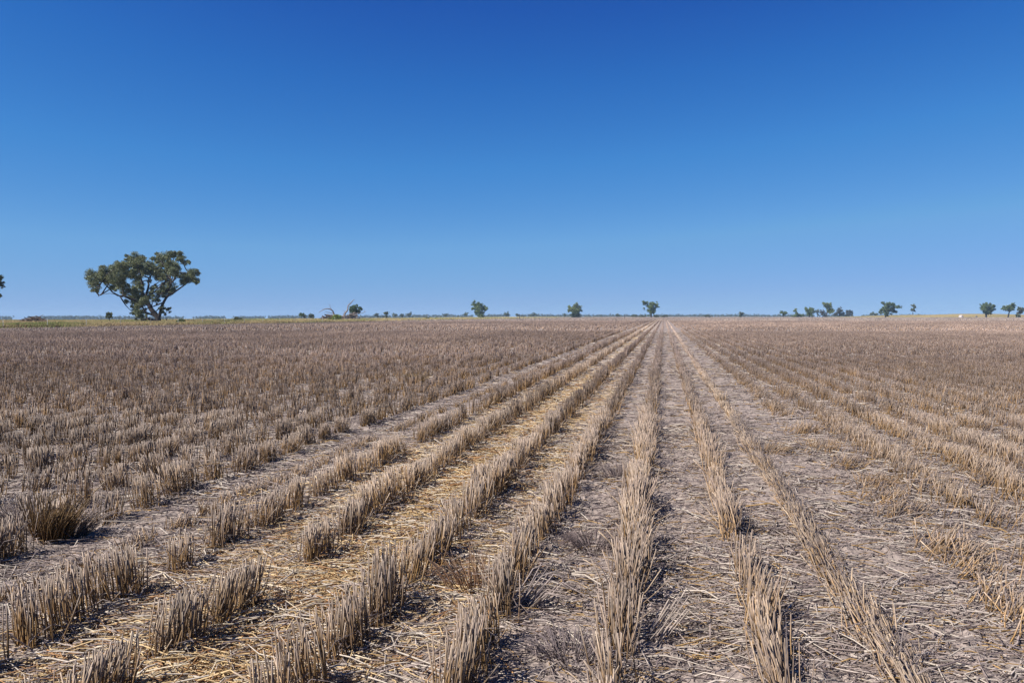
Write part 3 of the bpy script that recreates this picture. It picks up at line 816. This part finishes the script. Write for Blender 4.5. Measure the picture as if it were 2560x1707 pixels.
tree("leafy_tree", "wide ragged tree standing before the left part of the bank", "tree", *C7, 640,
     [(370,205,22),(395,230,20),(435,225,36),(445,265,42),(505,240,36),(540,255,32),(605,262,24),(575,268,20),(380,300,34),(350,320,28),(400,335,38),(455,310,45),(500,320,40),(535,330,30),(430,365,30),(430,385,24),(340,350,16)],
     [(((413,418),(418,370),(440,290),(435,230)),12,5),(((425,350),(500,300),(590,265)),7,3),(((430,290),(375,210)),5,2)], leaf=2.0, seed=44, group=GT, tint=(0.088,0.135,0.055))
tree("small_tree", "thin two-tiered tree on top of the grassy bank", "tree", *C7, 705, [(800,248,20),(820,258,18),(830,280,14),(795,300,24),(820,318,16),(785,310,16)], [(((796,385),(797,330),(805,250)),5,2)], leaf=1.9, seed=45, group=GT, tint=G4)
tree("leafy_tree", "heart-shaped dense tree with short trunk before the bank", "tree", *C7, 640,
     [(1775,260,36),(1820,250,36),(1870,240,30),(1910,260,32),(1930,255,20),(1790,300,42),(1850,290,46),(1895,305,38),(1830,335,42),(1870,340,32)], [(((1825,412),(1828,360),(1835,280)),15,6)], leaf=2.0, seed=46, group=GT, tint=(0.088,0.135,0.055))
tree("leafy_tree", "umbrella-shaped tree with bare trunk near the right edge", "tree", *C7, 640,
     [(2050,295,20),(2085,295,20),(2110,270,36),(2160,265,40),(2200,255,34),(2150,300,38),(2190,295,28)], [(((2135,420),(2142,350),(2150,290)),10,5),(((2145,340),(2200,290)),5,2),(((2140,330),(2060,300)),3,1.5)], leaf=2.0, seed=47, group=GT, tint=(0.088,0.135,0.055))
tree("small_tree", "crooked dark tree cut by the right edge of the photo", "tree", *C7, 635,
     [(2290,295,26),(2320,290,28),(2330,310,26),(2290,345,26),(2310,340,24),(2265,380,26),(2280,395,22)], [(((2250,420),(2255,360),(2290,330),(2310,290)),9,3),(((2254,350),(2256,295)),3,1.5)], leaf=2.0, seed=48, group=GT, tint=G4)
# smaller trees farther off
for k, (px, top, w, lab) in enumerate([
        (1165, 780, 10, "round far tree just left of the full-crowned tree"), (1113, 783, 9, "small far tree at the left of the pale field gap"),
        (1266, 780, 11, "forked far tree right of the full-crowned tree"), (1293, 783, 8, "square-topped far tree by the dark fence posts"),
        (1334, 781, 10, "taller far tree within the centre treeline"), (1412, 783, 6, "slim far tree left of the dark round bush"),
        (1022, 781, 12, "bushy far tree over the pale field gap left"), (1005, 785, 10, "flat far tree beside the bushy far tree"),
        (942, 785, 12, "low wide far tree left of the lollipop-shaped tree"), (1545, 785, 9, "small far tree left of the lone dark post"),
        (988, 784, 11, "grey far tree right of the lollipop-shaped tree")]):
    r = np.random.default_rng(200 + k)
    h = 792 - top
    bl = [(px + r.normal(0, w * 0.22), top + h * q, w * (0.25 + 0.12 * r.random())) for q in (0.28, 0.4, 0.4, 0.55, 0.6)]
    tree("small_tree", lab, "tree", 0, 0, 1.0, 1000, bl, [(((px, 793), (px, top + h * 0.4)), 0.9, 0.5)], leaf=1.8, seed=300 + k, group="small trees far off", tint=G4, fill=23)


# the far wood along the horizon: one mass
def woodland():
    r = np.random.default_rng(5)
    bl = []
    for px in np.arange(-260, 2860, 1.15):
        den = noise(px * 0.021, 2, 401)
        if den < (0.16 if px < 560 else 0.34 if px < 1060 else 0.22): continue
        D = r.uniform(1500, 1900)
        top = np.interp(px, [0, 500, 760, 1060, 1300, 1600, 2000, 2560], [790.2, 790.4, 789.2, 788.0, 786.0, 786.8, 787.0, 787.0]) + r.normal(0, 1.2) + 2.2 * (0.55 - den)
        p = P(px + r.normal(0, 1), top, D)
        zt = p[2]; zb = float(terr(p[0], D))
        w = r.uniform(1.6, 3.0); hh = max(zt - zb, 1.5)
        nb = int(math.ceil(hh / (w * 1.1)))
        for k in range(nb):
            q = w * r.uniform(0.75, 1.1)
            bl.append((p[0] + r.normal(0, 1.0), D + r.normal(0, 1.5), zb + (hh - q * 0.7) * (k + 0.5) / max(nb - 0.5, 0.5), q))
    V, Q, C = leaf_cloud(bl, 1.3, r, (0.075, 0.095, 0.06), 12.0)
    o = obj("woodland", V, Q, C, M_LEAF)
    tag(o, "far-off band of woodland along the whole horizon", "woodland", kind="stuff")


woodland()

# shrubs in the rough grass
for k, (px, y0, y1, w, D, col, lab) in enumerate([
        (46, 806, 815, 13, 106, (0.10, 0.17, 0.045), "bright green shrub near the leftmost fence post"),
        (83, 809, 816, 12, 108, (0.10, 0.15, 0.05), "low green shrub right of the leftmost fence post"),
        (130, 808, 816, 14, 108, (0.11, 0.16, 0.05), "green shrub with brown foot along the left fence"),
        (208, 809, 815, 11, 112, (0.075, 0.095, 0.04), "dark green shrub on the fence line left of the large gum"),
        (450, 798, 807, 17, 150, (0.08, 0.13, 0.035), "green shrub in the grass right of the large gum"),
        (463, 801, 807, 10, 151, (0.06, 0.08, 0.035), "dark twiggy shrub beside the green shrub right of the gum"),
        (588, 793, 799, 17, 230, (0.075, 0.095, 0.035), "olive shrub on the skyline of the grass"),
        (603, 794, 799, 10, 232, (0.08, 0.10, 0.04), "smaller olive shrub touching the skyline shrub"),
        (844, 789, 799, 26, 262, (0.17, 0.25, 0.05), "bright lime-green shrub before the fallen dead tree"),
        (826, 793, 800, 14, 264, (0.20, 0.21, 0.07), "yellowish shrub left of the lime-green shrub"),
        (1068, 792, 798, 13, 330, (0.11, 0.13, 0.05), "round olive bush alone at the grass edge")]):
    r = np.random.default_rng(600 + k)
    bl = [(px + r.normal(0, w * 0.2), y1 - (y1 - y0) * q, w * 0.22) for q in (0.3, 0.35, 0.5, 0.6, 0.7)]
    tree("shrub", lab, "shrub", 0, 0, 1.0, D, bl, [(((px, y1), (px, (y0 + y1) / 2)), 0.8, 0.4)], leaf=1.8, seed=700 + k, tint=col, fill=30, group="shrubs in the rough grass")


# ------------------------------------------------------------------ dead timber
def timber(name, label, cat, ox, oy, sc, D, base, branches, heap=None, seed=1, tone=(0.20, 0.165, 0.14), part="branch"):
    r = np.random.default_rng(seed)
    m = sc * D / F
    b0 = P(ox + sc * base, oy, D); rp = np.array([b0[0], D, float(terr(b0[0], D))])
    root = empty(name, rp, label, cat)
    tone = np.array(tone)
    for (nm, path, r0, r1, dep) in branches:
        w = np.array([P(ox + sc * x, oy + sc * y, D) for x, y in path]); w[:, 1] += np.linspace(0, dep, len(w))
        sp = smooth_path(w, 5, 0.02, r)
        pl = Pile()
        V, Q = tube(sp, np.linspace(r0 * m, r1 * m, len(sp)), 8)
        pl.add(V, Q, tone * (0.8 + 0.4 * r.random()))
        for _ in range(3):
            k = r.integers(len(sp) // 2, len(sp)); e = sp[k] + r.normal(0, 1, 3) * np.array([1, 1, 0.7]) * 26 * m + np.array([0, 0, 10 * m])
            V, Q = tube(smooth_path([sp[k], (sp[k] + e) / 2 + r.normal(0, 3 * m, 3), e], 3), np.linspace(r1 * m * 0.7, 0.6 * m, 7), 5)
            pl.add(V, Q, tone * (0.8 + 0.4 * r.random()))
        pl.build(nm, M_TIMBER, root, True, loc=rp)
    if heap:
        pl = Pile()
        for (x0, x1, yt, yb, n, rr, dp) in heap:
            for _ in range(n):
                hx = r.uniform(x0, x1); fr = 1 - abs(2 * (hx - x0) / (x1 - x0) - 1)
                top = yb - (yb - yt) * (0.25 + 0.75 * fr)
                c = P(ox + sc * hx, oy + sc * r.uniform(top, yb), D); c[1] += r.uniform(-dp, dp)
                c[2] = max(c[2], rp[2] + 0.05)
                an = r.uniform(-0.5, 0.5) + (math.pi if r.random() < 0.5 else 0); az = r.uniform(-1.0, 1.0)
                L = r.uniform(40, 130) * m
                dv = np.array([math.cos(an) * math.cos(az), math.sin(az), math.sin(an)]) * L / 2
                a_, b_ = c - dv, c + dv
                a_[2] = max(a_[2], rp[2]); b_[2] = max(b_[2], rp[2])
                q = r.uniform(0.3, 1.0) * rr * m
                V, Q = tube(smooth_path([a_, c + r.normal(0, 4 * m, 3), b_], 3), np.linspace(q, q * 0.5, 7), 6)
                pl.add(V, Q, tone * r.uniform(0.35, 1.15))
        pl.build("log_heap", M_TIMBER, root, True, loc=rp)
    return root


timber("fallen_tree", "dead grey fallen tree with a long bare limb pointing up", "dead tree", *C3, 285, 960, [
    ("limb", ((1050,470),(1065,410),(1100,360),(1110,290),(1150,250),(1180,210),(1205,190)), 14, 4, 0.6),
    ("limb", ((895,470),(870,390),(840,355),(790,338),(740,345),(690,370),(640,405)), 13, 2.5, -1.0),
    ("branch", ((850,362),(820,320),(812,285)), 5, 2, 0.3),
    ("branch", ((868,410),(800,402),(755,385)), 5, 2, -0.6),
    ("branch", ((1030,455),(1045,410),(1062,375)), 5, 2, 0.2),
    ("branch", ((1180,440),(1260,412),(1340,410),(1400,380)), 7, 2, 0.5),
    ("trunk", ((760,440),(860,455),(960,465),(1060,462),(1150,470)), 17, 12, 0.8)],
    [(670, 1040, 425, 505, 70, 10, 1.6), (1080, 1275, 395, 508, 70, 10, 1.4)], seed=31)
timber("brush_pile", "dark heap of dead branches in the grass at far left", "brush pile", 0, 680, 0.1105, 150, 760, [
    ("branch", ((850,1080),(890,1020),(950,970)), 14, 5, 0.4), ("branch", ((700,1050),(790,1000),(830,995)), 10, 5, 0.3), ("branch", ((830,1060),(930,1080),(1030,1105)), 16, 8, -0.3)],
    [(510, 1010, 1005, 1105, 90, 13, 1.4)], seed=32, tone=(0.17, 0.12, 0.09))


# ------------------------------------------------------------------ wire fence along the paddock edge
def fence():
    r = np.random.default_rng(3)
    XF = -79.0
    ts = []
    t = 40.0
    while t < 300:
        ts.append(t); t += 7.0
    pos = [(XF * PD[0] + t * RD[0], XF * PD[1] + t * RD[1]) for t in ts]
    x0, y0 = pos[len(pos) // 2]
    rp = np.array([x0, y0, float(terr(x0, y0))])
    root = empty("wire_fence", rp, "thin steel post and wire fence along the left paddock edge", "fence")
    steel = np.array([0.34, 0.35, 0.34])
    tops = []
    for (x, y) in pos:
        if x / y < -0.75: continue
        z = float(terr(x, y)); h = 1.28 + r.normal(0, 0.05)
        lean = r.normal(0, 0.03, 2)
        pl = Pile()
        # star picket: three thin fins, with the wire holes' side nubs
        for a in (0.3, 2.4, 4.5):
            u = np.array([math.cos(a), math.sin(a), 0]) * 0.032; n_ = np.array([-math.sin(a), math.cos(a), 0]) * 0.005
            b = np.array([x, y, z - 0.1]); tp = np.array([x + lean[0], y + lean[1], z + h])
            V = np.array([b - n_, b + u - n_, b + u + n_, b + n_, tp - n_, tp + u - n_, tp + u + n_, tp + n_])
            Q = [(0, 1, 5, 4), (1, 2, 6, 5), (2, 3, 7, 6), (3, 0, 4, 7), (4, 5, 6, 7)]
            pl.add(V, np.array(Q), steel * (0.85 + 0.3 * r.random()))
        pl.build("post", M_METAL, root, loc=rp)
        tops.append((x, y, z))
    for hz in (0.3, 0.6, 0.9, 1.2):
        pts = np.array([(x + 0.02, y, z + hz) for x, y, z in tops])
        V, Q = tube(pts, np.full(len(pts), 0.002), 4)
        pl = Pile(); pl.add(V, Q, steel * 0.8); pl.build("wire", M_METAL, root, loc=rp)


fence()


def wood_post(px, y_top, D, r0, label):
    rr = np.random.default_rng(int(px))
    p = P(px, y_top, D); z = float(terr(p[0], D))
    n = 6
    path = np.array([[p[0] + 0.04 * rr.normal(), D + 0.04 * rr.normal(), z - 0.2 + (p[2] - z + 0.2) * k / (n - 1)] for k in range(n)])
    V, Q = tube(path, r0 * np.array([1.15, 1.05, 1.0, 0.97, 0.95, 0.82]), 8)
    top = len(V)
    V = np.concatenate([V, [path[-1] + [0, 0, 0.05]]])
    Q = np.concatenate([Q, [[top - 8 + s, top - 8 + (s + 1) % 8, top, top] for s in range(0)]]) if False else Q
    cap = np.array([[top - 8, top - 7, top - 6, top - 5], [top - 8, top - 5, top - 4, top - 1], [top - 4, top - 3, top - 2, top - 1]])
    Q = np.concatenate([Q, cap])
    o = obj("wooden_post", V, Q, np.tile(np.array([0.07, 0.055, 0.05]), (len(V), 1)), M_TIMBER, smooth=False, loc=(p[0], D, z))
    tag(o, label, "post", "weathered posts in the paddock")


wood_post(1299, 786.0, 420, 0.15, "dark stout post at the grass edge left of centre")
wood_post(1309, 789.0, 425, 0.09, "thinner paler post just right of the dark stout post")
wood_post(1562, 786.5, 430, 0.13, "lone dark post left of the flat-topped tree")


# ------------------------------------------------------------------ grassy bank on the right with tank and pump box
def bank():
    n = 140; mrows = 14
    px = np.linspace(2060, 3500, n)
    top = np.interp(px, [2060, 2140, 2250, 2330, 2400, 2480, 2560, 2800, 3500], [793, 790.5, 787.3, 786.6, 784.3, 784.4, 786.8, 786, 787])
    D0 = 705.0
    V = []; C = []
    for i in range(n):
        zt = P(px[i], top[i], D0)[2]; zt = max(zt, -0.3)
        for k in range(mrows):
            s = k / (mrows - 1) * 2 - 1
            y = D0 + s * 32
            prof = max(0, 1 - abs(s) ** 1.6)
            x = (px[i] - 1280) / F * D0
            z = -0.4 + (zt + 0.4) * prof + 0.25 * (float(noise(x * 0.2, y * 0.2, 71)) - 0.5) * (prof > 0.05)
            V.append((x, y, z))
            g = float(fbm(x * 0.07, y * 0.12, 73, 3))
            C.append(np.array([0.36, 0.27, 0.12]) * (1 - g) * 1.5 + np.array([0.17, 0.15, 0.06]) * g * 1.2)
    Q = [(i * mrows + k, (i + 1) * mrows + k, (i + 1) * mrows + k + 1, i * mrows + k + 1) for i in range(n - 1) for k in range(mrows - 1)]
    o = obj("hill", V, Q, np.array(C), M_BANK, smooth=True)
    tag(o, kind="structure")


bank()


def lathe(prof, seg=20):
    V = [(r_ * math.cos(2 * math.pi * s / seg), r_ * math.sin(2 * math.pi * s / seg), z) for r_, z in prof for s in range(seg)]
    Q = [(k * seg + s, k * seg + (s + 1) % seg, (k + 1) * seg + (s + 1) % seg, (k + 1) * seg + s) for k in range(len(prof) - 1) for s in range(seg)]
    return np.array(V), np.array(Q)


def boxq(c, s):
    c = np.array(c, float); s = np.array(s, float) / 2
    V = c + np.array([(-1,-1,-1),(1,-1,-1),(1,1,-1),(-1,1,-1),(-1,-1,1),(1,-1,1),(1,1,1),(-1,1,1)]) * s
    return V, np.array([(0,3,2,1),(4,5,6,7),(0,1,5,4),(1,2,6,5),(2,3,7,6),(3,0,4,7)])


p = P(2402.5, 795, 660); zt = float(terr(p[0], 660))
t = empty("water_tank", (p[0], 660, zt), "small pale water tank at the foot of the grassy bank", "tank")
prof = [(0.02, -0.2), (1.62, -0.2)]
for k in range(8):
    prof += [(1.62, k * 0.2), (1.66, k * 0.2 + 0.05), (1.66, k * 0.2 + 0.13), (1.62, k * 0.2 + 0.18)]
prof += [(1.60, 1.62), (1.2, 1.86), (0.5, 2.0), (0.02, 2.02)]
V, Q = lathe(prof, 28); pl = Pile(); pl.add(V, Q, np.array([0.52, 0.45, 0.40])); pl.build("tank_body", M_PAINT, t, True)
V, Q = lathe([(0.3, 1.95), (0.32, 2.08), (0.28, 2.12), (0.02, 2.13)], 16); pl = Pile(); pl.add(V, Q, np.array([0.5, 0.46, 0.42])); pl.build("hatch_lid", M_PAINT, t, True)
V, Q = tube(smooth_path([(-1.6, -0.3, 0.35), (-2.0, -0.5, 0.4), (-2.15, -0.6, -0.1)], 4), np.full(9, 0.06), 7); pl = Pile(); pl.add(V, Q, np.array([0.6, 0.58, 0.55])); pl.build("outlet_pipe", M_PAINT, t, True)

p = P(2441, 795, 660); zt = float(terr(p[0], 660))
t = empty("pump_box", (p[0], 660, zt), "small dark grey box right of the pale tank", "box")
g_ = np.array([0.16, 0.15, 0.16])
pl = Pile(); pl.add(*boxq((0, 0, 0.85), (1.1, 0.8, 1.0)), g_); pl.build("housing", M_PAINT, t)
pl = Pile(); pl.add(*boxq((0, 0, 1.40), (1.25, 0.95, 0.09)), g_ * 1.3); pl.build("lid", M_PAINT, t)
for sx in (-0.45, 0.45):
    for sy in (-0.3, 0.3):
        pl = Pile(); pl.add(*boxq((sx, sy, 0.12), (0.1, 0.1, 0.458)), g_ * 0.8); pl.build("leg", M_PAINT, t)

# ------------------------------------------------------------------ air between the camera and the far trees
HAZE = 0.00014
if HAZE:
    V, Q = boxq((0, 1000, -18), (6400, 5400, 80))
    m = bpy.data.materials.new("haze"); m.use_nodes = True
    n = m.node_tree; n.nodes.clear()
    mo = n.nodes.new("ShaderNodeOutputMaterial"); pv_ = n.nodes.new("ShaderNodeVolumePrincipled")
    pv_.inputs["Color"].default_value = (0.5, 0.75, 1.0, 1); pv_.inputs["Density"].default_value = HAZE
    pv_.inputs["Anisotropy"].default_value = 0.0
    n.links.new(pv_.outputs[0], mo.inputs["Volume"])
    o = obj("haze", V, Q, None, m)
    tag(o, "thin blue haze over the paddock", "haze", kind="stuff")
